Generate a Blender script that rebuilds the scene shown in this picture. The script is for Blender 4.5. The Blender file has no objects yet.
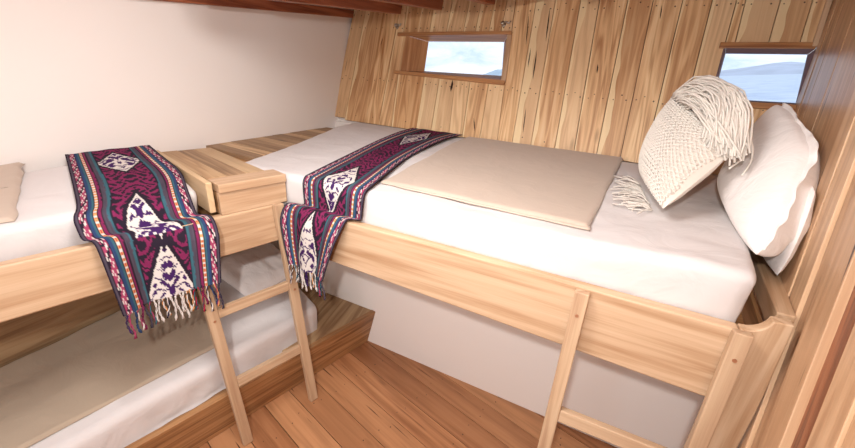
import bpy, math, random
from mathutils import Vector as V, Matrix, noise
random.seed(7)
C = bpy.context.scene.collection
R = random.random
def U(a, b): return a + (b - a) * R()
def s2l(c):
    return tuple(((x/255)/12.92 if x/255 <= .04045 else (((x/255)+.055)/1.055)**2.4) for x in c) + (1,)

# ------------------------------------------------------------------ materials
def newmat(name):
    m = bpy.data.materials.new(name); m.use_nodes = True
    nt = m.node_tree; b = nt.nodes['Principled BSDF']
    return m, nt, b
def N(nt, t, **kw):
    n = nt.nodes.new(t)
    for k, v in kw.items():
        if k in n.inputs.keys(): n.inputs[k].default_value = v
        else: setattr(n, k, v)
    return n
def math_(nt, op, a, b=None, c=None, clamp=False):
    n = nt.nodes.new('ShaderNodeMath'); n.operation = op; n.use_clamp = clamp
    for i, x in enumerate((a, b, c)):
        if x is None: continue
        if isinstance(x, (int, float)): n.inputs[i].default_value = x
        else: nt.links.new(x, n.inputs[i])
    return n.outputs[0]
def ramp(nt, fac, stops):
    r = nt.nodes.new('ShaderNodeValToRGB'); nt.links.new(fac, r.inputs[0])
    el = r.color_ramp.elements
    while len(el) > 1: el.remove(el[-1])
    el[0].position = stops[0][0]; el[0].color = stops[0][1]
    for p, c in stops[1:]:
        e = el.new(p); e.color = c
    return r.outputs[0]
def mixc(nt, fac, a, b, mode='MIX'):
    n = nt.nodes.new('ShaderNodeMix'); n.data_type = 'RGBA'; n.blend_type = mode
    for s, x in ((0, fac), (6, a), (7, b)):
        if isinstance(x, (int, float)): n.inputs[s].default_value = x
        elif isinstance(x, tuple): n.inputs[s].default_value = x
        else: nt.links.new(x, n.inputs[s])
    return n.outputs[2]

def wood(name, base, dark, light, vary=.5, rough=.5, sap=0., cracks=0., grain=1., stain=.3, gloss=.4, ring=30):
    """base/dark/light sRGB tuples; UV u runs along the grain in metres, v across"""
    m, nt, b = newmat(name)
    base, dark, light = s2l(base), s2l(dark), s2l(light)
    uv = N(nt, 'ShaderNodeUVMap', uv_map='UVMap')
    sd = N(nt, 'ShaderNodeAttribute', attribute_name='seed')
    sep = N(nt, 'ShaderNodeSeparateXYZ'); nt.links.new(uv.outputs[0], sep.inputs[0])
    seed = sd.outputs['Fac']
    u0, v0 = sep.outputs[0], sep.outputs[1]
    def coords(su, sv, k):
        c = N(nt, 'ShaderNodeCombineXYZ')
        nt.links.new(math_(nt, 'MULTIPLY_ADD', u0, su, math_(nt, 'MULTIPLY', seed, 31.7*k)), c.inputs[0])
        nt.links.new(math_(nt, 'MULTIPLY_ADD', v0, sv, math_(nt, 'MULTIPLY', seed, 17.3*k)), c.inputs[1])
        nt.links.new(math_(nt, 'MULTIPLY', seed, 9.1*k), c.inputs[2])
        return c.outputs[0]
    def noi(su, sv, k, det=3, rough_=.55, dist=0):
        n = N(nt, 'ShaderNodeTexNoise', Scale=1., Detail=det, Roughness=rough_, Distortion=dist)
        nt.links.new(coords(su, sv, k), n.inputs['Vector']); return n.outputs['Fac']
    low = noi(.8, 11, 1, 2, .5, .5)
    rings = math_(nt, 'MULTIPLY_ADD', math_(nt, 'SINE', math_(nt, 'MULTIPLY', low, ring)), .5, .5)
    fine = noi(4, 200, 2, 3, .65)
    med = noi(1.6, 30, 3, 3, .6)
    f = math_(nt, 'ADD', math_(nt, 'MULTIPLY', rings, .36*grain), math_(nt, 'MULTIPLY', fine, .6*grain))
    f = math_(nt, 'ADD', f, math_(nt, 'MULTIPLY', med, .9))
    f = math_(nt, 'SUBTRACT', f, .12 + .46*grain, clamp=True)
    col = ramp(nt, f, [(.0, dark), (.45, base), (.95, light)])
    # per board tint
    t1 = math_(nt, 'FRACT', math_(nt, 'MULTIPLY', seed, 91.7))
    t2 = math_(nt, 'FRACT', math_(nt, 'MULTIPLY', seed, 57.3))
    col = mixc(nt, math_(nt, 'MULTIPLY', t1, vary), col, dark)
    col = mixc(nt, math_(nt, 'MULTIPLY', t2, vary*.8), col, light)
    # broad stains
    st = noi(1.5, 5, 5, 3, .6)
    col = mixc(nt, math_(nt, 'MULTIPLY', math_(nt, 'MULTIPLY_ADD', st, 4, -2.2, clamp=True), stain), col, dark)
    # knots
    vor = N(nt, 'ShaderNodeTexVoronoi', Scale=1.); nt.links.new(coords(2.2, 7.5, 6), vor.inputs['Vector'])
    kn = math_(nt, 'SUBTRACT', 1., math_(nt, 'MULTIPLY', vor.outputs['Distance'], 7.5), clamp=True)
    pick = math_(nt, 'GREATER_THAN', N_sep(nt, vor.outputs['Color']), .62)
    kn = math_(nt, 'MULTIPLY', kn, pick)
    dk = tuple(x*.35 for x in dark[:3]) + (1,)
    col = mixc(nt, math_(nt, 'MULTIPLY', kn, .8), col, dk)
    if sap > 0:
        wob = math_(nt, 'MULTIPLY_ADD', noi(2.2, 0.4, 7, 2), .14, -.045)
        e = math_(nt, 'LESS_THAN', v0, math_(nt, 'MULTIPLY', wob, math_(nt, 'MULTIPLY', t1, 1.5)))
        e = math_(nt, 'MULTIPLY', e, math_(nt, 'GREATER_THAN', t1, 1-sap))
        col = mixc(nt, math_(nt, 'MULTIPLY', e, .75), col, s2l((242, 218, 172)))
    if cracks > 0:
        cr = noi(3.2, 75, 8, 1, .4)
        cr = math_(nt, 'MULTIPLY_ADD', cr, 18, -13.3 + (1-cracks)*1.2, clamp=True)
        msk = math_(nt, 'GREATER_THAN', noi(1.2, 9, 9, 0), .5)
        col = mixc(nt, math_(nt, 'MULTIPLY', cr, msk), col, s2l((62, 34, 20)))
    nt.links.new(col, b.inputs['Base Color'])
    b.inputs['Roughness'].default_value = rough
    b.inputs['Specular IOR Level'].default_value = gloss
    bp = N(nt, 'ShaderNodeBump', Strength=.18, Distance=.004); nt.links.new(f, bp.inputs['Height'])
    nt.links.new(bp.outputs[0], b.inputs['Normal'])
    return m
def N_sep(nt, c):
    s = nt.nodes.new('ShaderNodeSeparateColor'); nt.links.new(c, s.inputs[0]); return s.outputs[0]

def fabric(name, col, rough=.9, wr=.25, scale=14, weave=0., sheen=.1, mottled=0.):
    m, nt, b = newmat(name)
    tc = N(nt, 'ShaderNodeTexCoord')
    n1 = N(nt, 'ShaderNodeTexNoise', Scale=scale, Detail=4, Roughness=.5, Distortion=.8); nt.links.new(tc.outputs['Object'], n1.inputs['Vector'])
    h = n1.outputs['Fac']
    if weave:
        n2 = N(nt, 'ShaderNodeTexNoise', Scale=260, Detail=2); nt.links.new(tc.outputs['Object'], n2.inputs['Vector'])
        h = math_(nt, 'ADD', h, math_(nt, 'MULTIPLY', n2.outputs['Fac'], weave))
    bp = N(nt, 'ShaderNodeBump', Strength=wr, Distance=.02); nt.links.new(h, bp.inputs['Height'])
    nt.links.new(bp.outputs[0], b.inputs['Normal'])
    c = s2l(col)
    if mottled:
        c2 = tuple(x*(1-mottled) for x in c[:3]) + (1,)
        n3 = N(nt, 'ShaderNodeTexNoise', Scale=3.5, Detail=3); nt.links.new(tc.outputs['Object'], n3.inputs['Vector'])
        nt.links.new(mixc(nt, n3.outputs['Fac'], c, c2), b.inputs['Base Color'])
    else: b.inputs['Base Color'].default_value = c
    b.inputs['Roughness'].default_value = rough
    b.inputs['Specular IOR Level'].default_value = .15
    b.inputs['Sheen Weight'].default_value = sheen
    return m
def plain(name, col, rough=.5, metal=0.):
    m, nt, b = newmat(name); b.inputs['Base Color'].default_value = s2l(col)
    b.inputs['Roughness'].default_value = rough; b.inputs['Metallic'].default_value = metal
    return m

W_HULL = wood('hull planks teak', (228, 186, 136), (168, 112, 66), (248, 222, 180), vary=.6, rough=.5, sap=.9, cracks=1.6, stain=.5, ring=44)
W_RAIL = wood('light rail wood', (202, 170, 138), (166, 126, 90), (220, 192, 162), vary=.18, rough=.45, stain=.15, ring=26, grain=.7)
W_LADD = wood('ladder wood', (196, 166, 134), (160, 122, 92), (216, 190, 160), vary=.3, rough=.5, stain=.15, grain=.8)
W_FLOOR = wood('floor teak', (184, 128, 88), (128, 80, 50), (208, 156, 112), vary=.65, rough=.42, grain=.75, stain=.4, ring=30, gloss=.35, cracks=.6)
W_PLAT = wood('platform wood', (206, 170, 128), (146, 108, 72), (230, 202, 162), vary=.7, rough=.55, stain=.35, ring=36)
W_PLATD = wood('weathered platform wood', (172, 140, 106), (122, 92, 66), (200, 170, 136), vary=.5, rough=.6, stain=.5, ring=36)
W_LOW = wood('lower berth wood', (176, 130, 86), (120, 80, 48), (204, 162, 116), vary=.25, rough=.45, stain=.4)
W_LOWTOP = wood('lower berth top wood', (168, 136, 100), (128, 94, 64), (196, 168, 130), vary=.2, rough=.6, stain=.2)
W_BEAM = wood('red brown beam wood', (172, 104, 72), (112, 58, 38), (196, 132, 98), vary=.2, rough=.4, stain=.3)
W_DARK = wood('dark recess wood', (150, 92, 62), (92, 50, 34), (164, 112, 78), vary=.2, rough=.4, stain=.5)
W_RIGHT = wood('side wall planks', (200, 160, 122), (158, 112, 76), (222, 188, 152), vary=.45, rough=.36, sap=0., stain=.25, gloss=.5, cracks=.3)
W_FRAME = wood('window frame wood', (186, 134, 88), (140, 88, 52), (214, 170, 124), vary=.2, rough=.45)
SHEET = fabric('white sheet', (212, 206, 204), wr=.45, scale=7)
PILLOW = fabric('white pillowcase', (240, 233, 229), wr=.35, scale=11)
BEIGE = fabric('beige blanket', (196, 178, 162), wr=.3, scale=10, mottled=.12, sheen=.2)
MACR = fabric('cream cotton rope', (220, 212, 202), wr=.1, scale=60)
CREAM = fabric('cream cushion cotton', (224, 214, 203), wr=.2, scale=12)
NAIL = plain('nail head', (70, 48, 36), .5)
STEEL = plain('satin steel', (196, 192, 186), .3, 1.)
DARKM = plain('dark gap', (52, 34, 24), .9)

def white_wall():
    m, nt, b = newmat('painted white hull')
    tc = N(nt, 'ShaderNodeTexCoord')
    n1 = N(nt, 'ShaderNodeTexNoise', Scale=1.2, Detail=3); nt.links.new(tc.outputs['Object'], n1.inputs['Vector'])
    c = mixc(nt, n1.outputs['Fac'], s2l((240, 233, 228)), s2l((232, 223, 216)))
    n2 = N(nt, 'ShaderNodeTexNoise', Scale=9, Detail=2); nt.links.new(tc.outputs['Object'], n2.inputs['Vector'])
    spot = math_(nt, 'MULTIPLY_ADD', n2.outputs['Fac'], 30, -23.2, clamp=True)
    c = mixc(nt, math_(nt, 'MULTIPLY', spot, .35), c, s2l((150, 120, 95)))
    nt.links.new(c, b.inputs['Base Color']); b.inputs['Roughness'].default_value = .45
    b.inputs['Specular IOR Level'].default_value = .3
    n3 = N(nt, 'ShaderNodeTexNoise', Scale=2.2, Detail=2); nt.links.new(tc.outputs['Object'], n3.inputs['Vector'])
    bp = N(nt, 'ShaderNodeBump', Strength=.25, Distance=.03); nt.links.new(n3.outputs['Fac'], bp.inputs['Height'])
    nt.links.new(bp.outputs[0], b.inputs['Normal'])
    return m
WHITE = white_wall()

def attr_cloth(name):
    m, nt, b = newmat(name)
    a = N(nt, 'ShaderNodeAttribute', attribute_name='ikat')
    nt.links.new(a.outputs['Color'], b.inputs['Base Color'])
    b.inputs['Roughness'].default_value = .95; b.inputs['Specular IOR Level'].default_value = .1
    tc = N(nt, 'ShaderNodeTexCoord')
    n2 = N(nt, 'ShaderNodeTexNoise', Scale=300, Detail=2); nt.links.new(tc.outputs['Object'], n2.inputs['Vector'])
    bp = N(nt, 'ShaderNodeBump', Strength=.4, Distance=.003); nt.links.new(n2.outputs['Fac'], bp.inputs['Height'])
    nt.links.new(bp.outputs[0], b.inputs['Normal'])
    return m
IKAT = attr_cloth('ikat weave')

# ------------------------------------------------------------------ mesh helpers
class MB:
    def __init__(s): s.v = []; s.f = []; s.uv = []; s.seed = []; s.mi = []; s.col = []
    def add(s, pts, faces, uvf=None, seed=None, mi=0, col=None):
        o = len(s.v); sd = R() if seed is None else seed
        for p in pts:
            p = V(p); s.v.append(p); s.seed.append(sd)
            s.uv.append(uvf(p) if uvf else (p.x, p.y)); s.col.append(col or (1, 1, 1))
        for f in faces: s.f.append([i + o for i in f]); s.mi.append(mi)
    def prism(s, poly, ext, L, W, seed=None, mi=0):
        """closed prism: polygon points extruded by ext; L = grain direction, W = across"""
        n = len(poly); poly = [V(p) for p in poly]; ext = V(ext)
        L = V(L).normalized(); W = V(W); W = (W - L*W.dot(L)).normalized(); T = L.cross(W); o = poly[0]
        v0 = min((p - o).dot(W) for p in poly)
        uvf = lambda p: ((p - o).dot(L), (p - o).dot(W) - v0 + abs((p - o).dot(T)))
        pts = poly + [p + ext for p in poly]
        fs = [list(range(n))[::-1], [n + i for i in range(n)]] + [[i, (i+1) % n, n + (i+1) % n, n + i] for i in range(n)]
        nrm = V((0, 0, 0))
        for i in range(n): nrm += poly[i].cross(poly[(i+1) % n])
        if nrm.dot(ext) < 0: fs = [f[::-1] for f in fs]
        s.add(pts, fs, uvf, seed, mi)
    def box(s, o, L, W, T, l, w, t, seed=None, mi=0):
        """box from corner o; unit directions L (grain), W, T"""
        o = V(o); L = V(L).normalized(); W = V(W).normalized(); T = V(T).normalized()
        s.prism([o, o + L*l, o + L*l + W*w, o + W*w], T*t, L, W, seed, mi)
    def tube(s, path, r, seg=6, mi=0, col=None, closed_ends=True, rf=None):
        path = [V(p) for p in path]; n = len(path); pts = []; up = V((.13, .31, .94))
        for i, p in enumerate(path):
            d = (path[min(i+1, n-1)] - path[max(i-1, 0)]).normalized()
            a = d.cross(up)
            if a.length < .05: a = d.cross(V((1, 0, 0)))
            a.normalize(); b = d.cross(a)
            rr = r*(rf(i/(n-1)) if rf else 1)
            for k in range(seg):
                t = 2*math.pi*k/seg; pts.append(p + a*math.cos(t)*rr + b*math.sin(t)*rr)
        fs = [[i*seg+k, i*seg+(k+1) % seg, (i+1)*seg+(k+1) % seg, (i+1)*seg+k] for i in range(n-1) for k in range(seg)]
        if closed_ends: fs += [list(range(seg))[::-1], [(n-1)*seg+k for k in range(seg)]]
        s.add(pts, fs, None, None, mi, col)
    def grid(s, rows, mi=0, cols=None, closed=False):
        """rows: list of equal length lists of points"""
        o = len(s.v); n = len(rows[0])
        for i, r in enumerate(rows):
            for j, p in enumerate(r):
                s.v.append(V(p)); s.seed.append(0); s.uv.append((j/n, i/len(rows))); s.col.append(cols[i][j] if cols else (1, 1, 1))
        for i in range(len(rows)-1):
            for j in range(n-1):
                a = o+i*n+j; s.f.append([a, a+1, a+n+1, a+n]); s.mi.append(mi)
    def build(s, name, mats, parent=None, smooth=False, bevel=0., solid=0., origin=None, color=False, weld=False):
        me = bpy.data.meshes.new(name)
        org = V(origin) if origin is not None else (V((0, 0, 0)) if not s.v else V((sum(p.x for p in s.v)/len(s.v), sum(p.y for p in s.v)/len(s.v), min(p.z for p in s.v))))
        if parent is not None: org = V(parent['_o']) if '_o' in parent else org
        me.from_pydata([tuple(p - org) for p in s.v], [], s.f)
        if not isinstance(mats, (list, tuple)): mats = [mats]
        for m in mats: me.materials.append(m)
        me.polygons.foreach_set('material_index', s.mi)
        if smooth: me.polygons.foreach_set('use_smooth', [True]*len(me.polygons))
        ul = me.uv_layers.new(name='UVMap')
        li = [0]*len(me.loops); me.loops.foreach_get('vertex_index', li)
        fl = []
        for i in li: fl += [s.uv[i][0], s.uv[i][1]]
        ul.data.foreach_set('uv', fl)
        at = me.attributes.new('seed', 'FLOAT', 'POINT'); at.data.foreach_set('value', s.seed)
        if color:
            ca = me.attributes.new('ikat', 'FLOAT_COLOR', 'POINT'); cc = []
            for c in s.col: cc += [c[0], c[1], c[2], 1]
            ca.data.foreach_set('color', cc)
        me.validate(); me.update()
        o = bpy.data.objects.new(name, me); C.objects.link(o)
        if parent is not None: o.parent = parent
        else: o.location = org
        o['_o'] = tuple(org)
        if solid:
            md = o.modifiers.new('solid', 'SOLIDIFY'); md.thickness = solid; md.offset = -1
        if bevel:
            md = o.modifiers.new('bevel', 'BEVEL'); md.width = bevel; md.segments = 2; md.limit_method = 'ANGLE'; md.angle_limit = math.radians(40)
        return o
def thing(name, loc, label, cat, group=None):
    o = bpy.data.objects.new(name, None); C.objects.link(o); o.location = loc; o['_o'] = tuple(loc); o.empty_display_size = .1
    o['label'] = label; o['category'] = cat
    if group: o['group'] = group
    return o
def tag(o, label, cat, group=None):
    o['label'] = label; o['category'] = cat
    if group: o['group'] = group
    return o
def struct(o): o['kind'] = 'structure'; return o
def lerp(a, b, t): return a + (b-a)*t
def sm(t): t = max(0, min(1, t)); return t*t*(3-2*t)

X, Y, Zv = V((1, 0, 0)), V((0, 1, 0)), V((0, 0, 1))
# ------------------------------------------------------------------ room directions
A = .24355
Ld = V((math.sin(A), math.cos(A), 0)); Pd = V((math.cos(A), -math.sin(A), 0))      # along / out from the left berths
Hd = V((.99774903, -.06705875, 0)); hup = V((.0214588, .3192797, 1)); hn = V((-.06386837, -.95028027, .30477573))
hp = V((-1.66, 2.50, 1.36))
def HP(u, v, off=0): return hp + Hd*u + hup*v + hn*off      # hull wall: u along, v height, off into the room

# ------------------------------------------------------------------ hull wall of planks with two window openings
seams = [(-.572, -.549), (-.429, -.42), (-.2, -.24), (-.067, -.082), (.054, -.02)]
right = [(.928, .834), (1.032, .97), (1.156, 1.09), (1.306, 1.241), (1.421, 1.347), (1.549, 1.498), (1.676, 1.626), (1.798, 1.766), (1.926, 1.898), (2.022, 2.0)]
us = lambda s, v: s[0] + (s[1]-s[0])*v/.85
b = MB()
nails = []
def plank(sl, sr, v0a, v1a, v0b=None, v1b=None, seed=None):
    v0b = v0a if v0b is None else v0b; v1b = v1a if v1b is None else v1b
    g = .0018; off = U(0, .004)
    q = [HP(us(sl, v0a)+g, v0a, off), HP(us(sr, v0b)-g, v0b, off), HP(us(sr, v1b)-g, v1b, off), HP(us(sl, v1a)+g, v1a, off)]
    W = (q[1]-q[0]).normalized(); Lg = (q[3]-q[0]).normalized()
    b.prism(q, hn*-.02, Lg, W, seed)
    for v in (.315, .335, .80, .83, .70, .04):
        if v in (.70,) and sl[0] > 1.1: continue
        if v in (.04,) and R() < .5: continue
        if not (v0a+.02 < v < v1a-.01): continue
        w = us(sr, v)-us(sl, v)
        for t in ((.2, .8) if v in (.80, .315, .70) else (.5,)):
            nails.append(HP(us(sl, v)+w*(t+U(-.06, .06)), v+U(-.006, .006), off+.0005))
TOP = .93
for i in range(len(seams)-1): plank(seams[i], seams[i+1], -.005 if i else .01, TOP)
low = [(.054, -.02), (.285, .234), (.413, .359), (.563, .458), (.668, .592), (.801, .741), (.928, .834)]
for i in range(len(low)-1): plank(low[i], low[i+1], -.005, .372)
upp = [(.062, -.02), (.155, .115), (.25, .22), (.375, .363), (.51, .498), (.605, .59), (.705, .69), (.80, .775), (.928, .834)]
for i in range(len(upp)-1): plank(upp[i], upp[i+1], .655, TOP)
for i in range(len(right)-1): plank(right[i], right[i+1], -.005, TOP)
low2 = [(2.022, 2.0), (2.2, 2.18), (2.37, 2.37)]
for i in range(2): plank(low2[i], low2[i+1], -.005, .352)
upp2 = [(2.022, 2.0), (2.074, 2.036), (2.193, 2.172), (2.30, 2.29), (2.37, 2.37)]
for i in range(4): plank(upp2[i], upp2[i+1], .615, TOP)
for p in nails:
    k = 7; a = hn.cross(Zv).normalized(); c = hn.cross(a); r_ = U(.003, .0045)
    pts = [p + a*math.cos(6.283*i/k)*r_ + c*math.sin(6.283*i/k)*r_ for i in range(k)]
    b.prism(pts, hn*.0012, X, Y, mi=1)
for (ua, va), (ub, vb), hw_ in [((0.942, 0.779), (0.972, 0.59), 0.0052), ((1.067, 0.811), (1.093, 0.615), 0.0064), ((1.007, 0.578), (1.019, 0.46), 0.0052), ((1.049, 0.568), (1.069, 0.391), 0.007), ((1.068, 0.223), (1.089, 0.066), 0.0052), ((0.502, 0.359), (0.507, 0.279), 0.0145), ((0.726, 0.127), (0.757, 0.039), 0.0058), ((1.428, 0.499), (1.437, 0.445), 0.0064), ((-0.192, 0.629), (-0.196, 0.57), 0.0046), ((1.675, 0.809), (1.685, 0.733), 0.0043)]:
    pa, pb = HP(ua, va, .0048), HP(ub, vb, .0048)
    b.prism([pb, pb.lerp(pa, .3) + Hd*hw_*.5, pb.lerp(pa, .65) + Hd*hw_*.65, pa, pb.lerp(pa, .7) - Hd*hw_*.4, pb.lerp(pa, .3) - Hd*hw_*.6], hn*.0006, hup, Hd, mi=2)
# backing boards behind the planks, with the openings left free
for (u0, u1, v0, v1) in ((-.60, .03, .02, .95), (.03, .87, .02, .36), (.03, .87, .67, .95), (.875, 2.0, .02, .95), (2.0, 2.42, .02, .33), (2.0, 2.42, .63, .95)):
    b.prism([HP(u0, v0, -.0205), HP(u1, v0, -.0205), HP(u1, v1, -.0205), HP(u0, v1, -.0205)], hn*-.02, X, Zv, mi=2)
struct(b.build('wall_back', [W_HULL, NAIL, DARKM], bevel=.0015))
# white painted hull below the planks
b = MB()
b.prism([HP(-.60, -.06, -.045), HP(2.42, -.06, -.045), HP(2.42, 0.019, -.045), HP(-.60, 0.019, -.045)], hn*-.03, X, Zv)
b.prism([(-2.24, 2.50, 1.0), (.8, 2.32, 1.0), (.8, 2.37, 1.33), (-2.24, 2.545, 1.33)], (0, .04, 0), X, Zv)
struct(b.build('trim_1', WHITE))

# windows
def window(nm, front, glass, depth, fw, mat_in, boards):
    """front: tl,tr,br,bl opening corners in (u,v) on the wall; glass: same on the plane depth outward"""
    w = bpy.data.objects.new(nm, None); C.objects.link(w); c0 = HP(*front[3]); w.location = c0; w['_o'] = tuple(c0); w['kind'] = 'structure'
    f = [HP(u, v, .006) for u, v in front]; g = [HP(u, v, -depth) for u, v in glass]
    cen = sum(f, V((0, 0, 0)))/4
    m = MB()
    for i in range(4):
        j = (i+1) % 4
        a, c, d, e = f[i], f[j], g[j], g[i]
        nn = (c-a).cross(e-a).normalized()
        if nn.dot((a+c)/2 - cen) < 0: nn = -nn
        m.prism([a, c, d, e], nn*fw, (c-a), (e-a))
    m.build('window_frame', mat_in, w, bevel=.001)
    for (qs, th, mt) in boards:
        m = MB(); vert = abs(qs[3][1]-qs[0][1]) > abs(qs[1][0]-qs[0][0])
        m.prism([HP(u_, v_, -.002) for u_, v_ in qs], hn*th, hup if vert else Hd, Hd if vert else hup)
        m.build('window_trim', mt, w, bevel=.003)
    m = MB(); inn = .004
    m.prism([g[0]+hn*inn, g[1]+hn*inn, g[2]+hn*inn, g[3]+hn*inn], -hn*.005, X, Zv)
    gm = bpy.data.materials.new(nm+' glass'); gm.use_nodes = True; nt = gm.node_tree; nt.nodes.clear()
    o = nt.nodes.new('ShaderNodeOutputMaterial'); mx = nt.nodes.new('ShaderNodeMixShader'); tr = nt.nodes.new('ShaderNodeBsdfTransparent'); gl = nt.nodes.new('ShaderNodeBsdfGlossy')
    gl.inputs['Roughness'].default_value = .06; tr.inputs['Color'].default_value = (.95, .97, 1, 1)
    fr = nt.nodes.new('ShaderNodeFresnel'); fr.inputs[0].default_value = 1.25
    nt.links.new(fr.outputs[0], mx.inputs[0]); nt.links.new(tr.outputs[0], mx.inputs[1]); nt.links.new(gl.outputs[0], mx.inputs[2]); nt.links.new(mx.outputs[0], o.inputs[0])
    m.build('pane', gm, w)
    return w
window('window_1', [(.025, .647), (.835, .655), (.862, .378), (.043, .394)], [(.171, .646), (.776, .650), (.815, .436), (.187, .437)], .10, .014, W_FRAME,
       [([(-.045, .640), (.862, .650), (.862, .672), (-.045, .662)], .024, W_FRAME), ([(-.01, .374), (.892, .346), (.892, .372), (-.01, .394)], .024, W_FRAME), ([(.860, .368), (.894, .368), (.864, .655), (.832, .655)], .014, W_RAIL), ([(.010, .39), (.046, .39), (.028, .645), (-.008, .645)], .005, W_HULL)])
FR2 = plain('dark painted rebate', (112, 92, 98), .5)
window('window_2', [(2.014, .594), (2.354, .597), (2.362, .350), (2.020, .346)], [(2.022, .576), (2.336, .580), (2.350, .366), (2.026, .362)], .016, .010, FR2,
       [([(1.985, .594), (2.352, .598), (2.352, .624), (1.985, .620)], .018, W_FRAME), ([(2.0, .322), (2.36, .322), (2.36, .350), (2.0, .346)], .02, W_FRAME)])

# left wall (white), inner white panel below the wide berth
b = MB(); WA = V((-2.12, .55, 0)); wd = V((-.08, 1.93, 0)).normalized(); wn = V((wd.y, -wd.x, 0))
p0 = WA - wd*2.1; p1 = WA + wd*2.38
b.prism([p0, p1, p1+Zv*2.6, p0+Zv*2.6], -wn*.06, Y, Zv)
struct(b.build('wall_left', WHITE))
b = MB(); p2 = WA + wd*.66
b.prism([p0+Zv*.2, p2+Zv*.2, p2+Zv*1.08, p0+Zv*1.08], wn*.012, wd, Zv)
struct(b.build('added_lining', W_LOWTOP))  # added brown lining, darkens the white wall below the upper bunk
b = MB(); b.prism([(-2.2, 1.71, 0), (.60, 1.71, 0), (.60, 1.71, 1.075), (-2.2, 1.71, 1.075)], (0, .03, 0), X, Zv)
struct(b.build('wall_under_berth', plain('brightened white panel paint', (247, 241, 236), .5)))  # panel white raised above the left wall paint to look brighter

# right wall: leaning planks, one recessed dark board
ra = V((.70, 2.5, 0)); rd = V((-.176, -1.3, 0)).normalized(); rn = V((rd.y, -rd.x, 0))   # rn points to -X
if rn.x > 0: rn = -rn
lean = V((0.032, .32, 1))
def RW(y0, z, off=0):
    y = y0 + .32*(z-1); t = (2.5-y)/1.3
    return V((.70-.176*t, y, z)) + rn*off
b = MB()
ys = [2.24, 2.13, 2.0, 1.88, 1.75, 1.62, 1.505, 1.40, 1.30, 1.188, 1.065, .935, .822, .712, .60, .46, .33, .16, 0., -.2, -.4, -.6, -.8, -1.0]
for i in range(len(ys)-1):
    if abs(ys[i]-.935) < 1e-6: continue
    off = {1.188: -.010, 1.065: .008, .822: .006, .712: 0.0}.get(ys[i], U(-.003, .003))
    a, c = ys[i]-.001, ys[i+1]+.001
    zt = 2.2
    b.prism([RW(a, -.02, off), RW(c, -.02, off), RW(c, zt, off), RW(a, zt, off)], -rn*.02, RW(a, 1)-RW(a, 0), rd)
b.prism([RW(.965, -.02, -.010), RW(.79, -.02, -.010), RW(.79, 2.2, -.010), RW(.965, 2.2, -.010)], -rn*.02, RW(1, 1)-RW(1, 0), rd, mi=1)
b.prism([RW(2.24, -.02, -.055), RW(-1.0, -.02, -.055), RW(-1.0, 2.3, -.055), RW(2.24, 2.3, -.055)], -rn*.02, Y, Zv, mi=2)
struct(b.build('wall_right', [W_RIGHT, W_DARK, DARKM], bevel=.002))
# corner batten between hull and side wall above the window
b = MB(); b.prism([HP(2.336, .605, 0), HP(2.356, .605, 0), HP(2.356, .92, 0), HP(2.336, .92, 0)], hn*.02, hup, Hd)
struct(b.build('trim_2', W_RAIL, bevel=.003))

# floor
b = MB()
w = .1475; base = 1.046
def FP(q, s, z=0): return Ld*q + Pd*s + Zv*z
k0 = -14
wds = [0]
for k in range(k0, 8):
    qa = base + k*w + .0018; qb = base + (k+1)*w - .0018
    st = U(-.7, 0)
    b.prism([FP(qa, -3.0), FP(qa, 1.6), FP(qb, 1.6), FP(qb, -3.0)], (0, 0, -.022), Pd, Ld)
    for s_ in (-1.42, -1.05, -.72, -.3, .1):
        for e in (.3, .7):
            p = FP(lerp(qa, qb, e)+U(-.01, .01), s_+U(-.03, .03), .0004); rr = U(.0025, .004)
            b.prism([p+V((math.cos(6.283*i/7)*rr, math.sin(6.283*i/7)*rr, 0)) for i in range(7)], (0, 0, .0006), X, Y, mi=2)
b.prism([(-2.6, -1.8, -.023), (1.3, -1.8, -.023), (1.3, 2.9, -.023), (-2.6, 2.9, -.023)], (0, 0, -.03), X, Y, mi=1)
struct(b.build('floor', [W_FLOOR, DARKM, NAIL], bevel=.0015))

# ceiling
b = MB()
def CZ(x, y): return 2.14 + .085*(y-2.78) + .06*(x+2.13)
q = [(-2.3, 1.15), (.8, 1.15), (.8, 2.95), (-2.3, 2.95)]
b.prism([(x, y, CZ(x, y)+.09) for x, y in q], (0, 0, .03), Y, X)
b.prism([(-2.3, -1.5, 2.42), (.8, -1.5, 2.42), (.8, 1.17, 2.42), (-2.3, 1.17, 2.42)], (0, 0, .03), Y, X)
b.prism([(-2.3, 1.17, 2.08), (.8, 1.17, 2.26), (.8, 1.17, 2.45), (-2.3, 1.17, 2.45)], (0, -.02, 0), X, Zv)
ceil = struct(b.build('ceiling', W_BEAM))
for i, x1 in enumerate((-1.706, -1.352, -.951, -.55, -.15, .25)):
    x0 = x1 - .06; z0 = CZ(x1, 2.76)-.005
    b = MB()
    ya, yb = 1.17, 2.80
    f = lambda y: z0 + .085*(y-2.76)
    b.prism([(x0, ya, f(ya)), (x1, ya, f(ya)), (x1, yb, f(yb)), (x0, yb, f(yb))], (0, 0, .085), Y, X)
    o = struct(b.build('ceiling_beam', W_BEAM, ceil, bevel=.004))
b = MB()
f = lambda y: 2.01 + .084*(y-1.24)
pa = WA + wd*(-.1); pb = WA + wd*2.35
pts = [V((pa.x, pa.y, f(pa.y))), V((pb.x, pb.y, f(pb.y))), V((pb.x, pb.y, f(pb.y)+.055)), V((pa.x, pa.y, f(pa.y)+.055))]
b.prism(pts, wn*.03, Y, Zv)
struct(b.build('trim_3', W_BEAM, bevel=.003))
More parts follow.
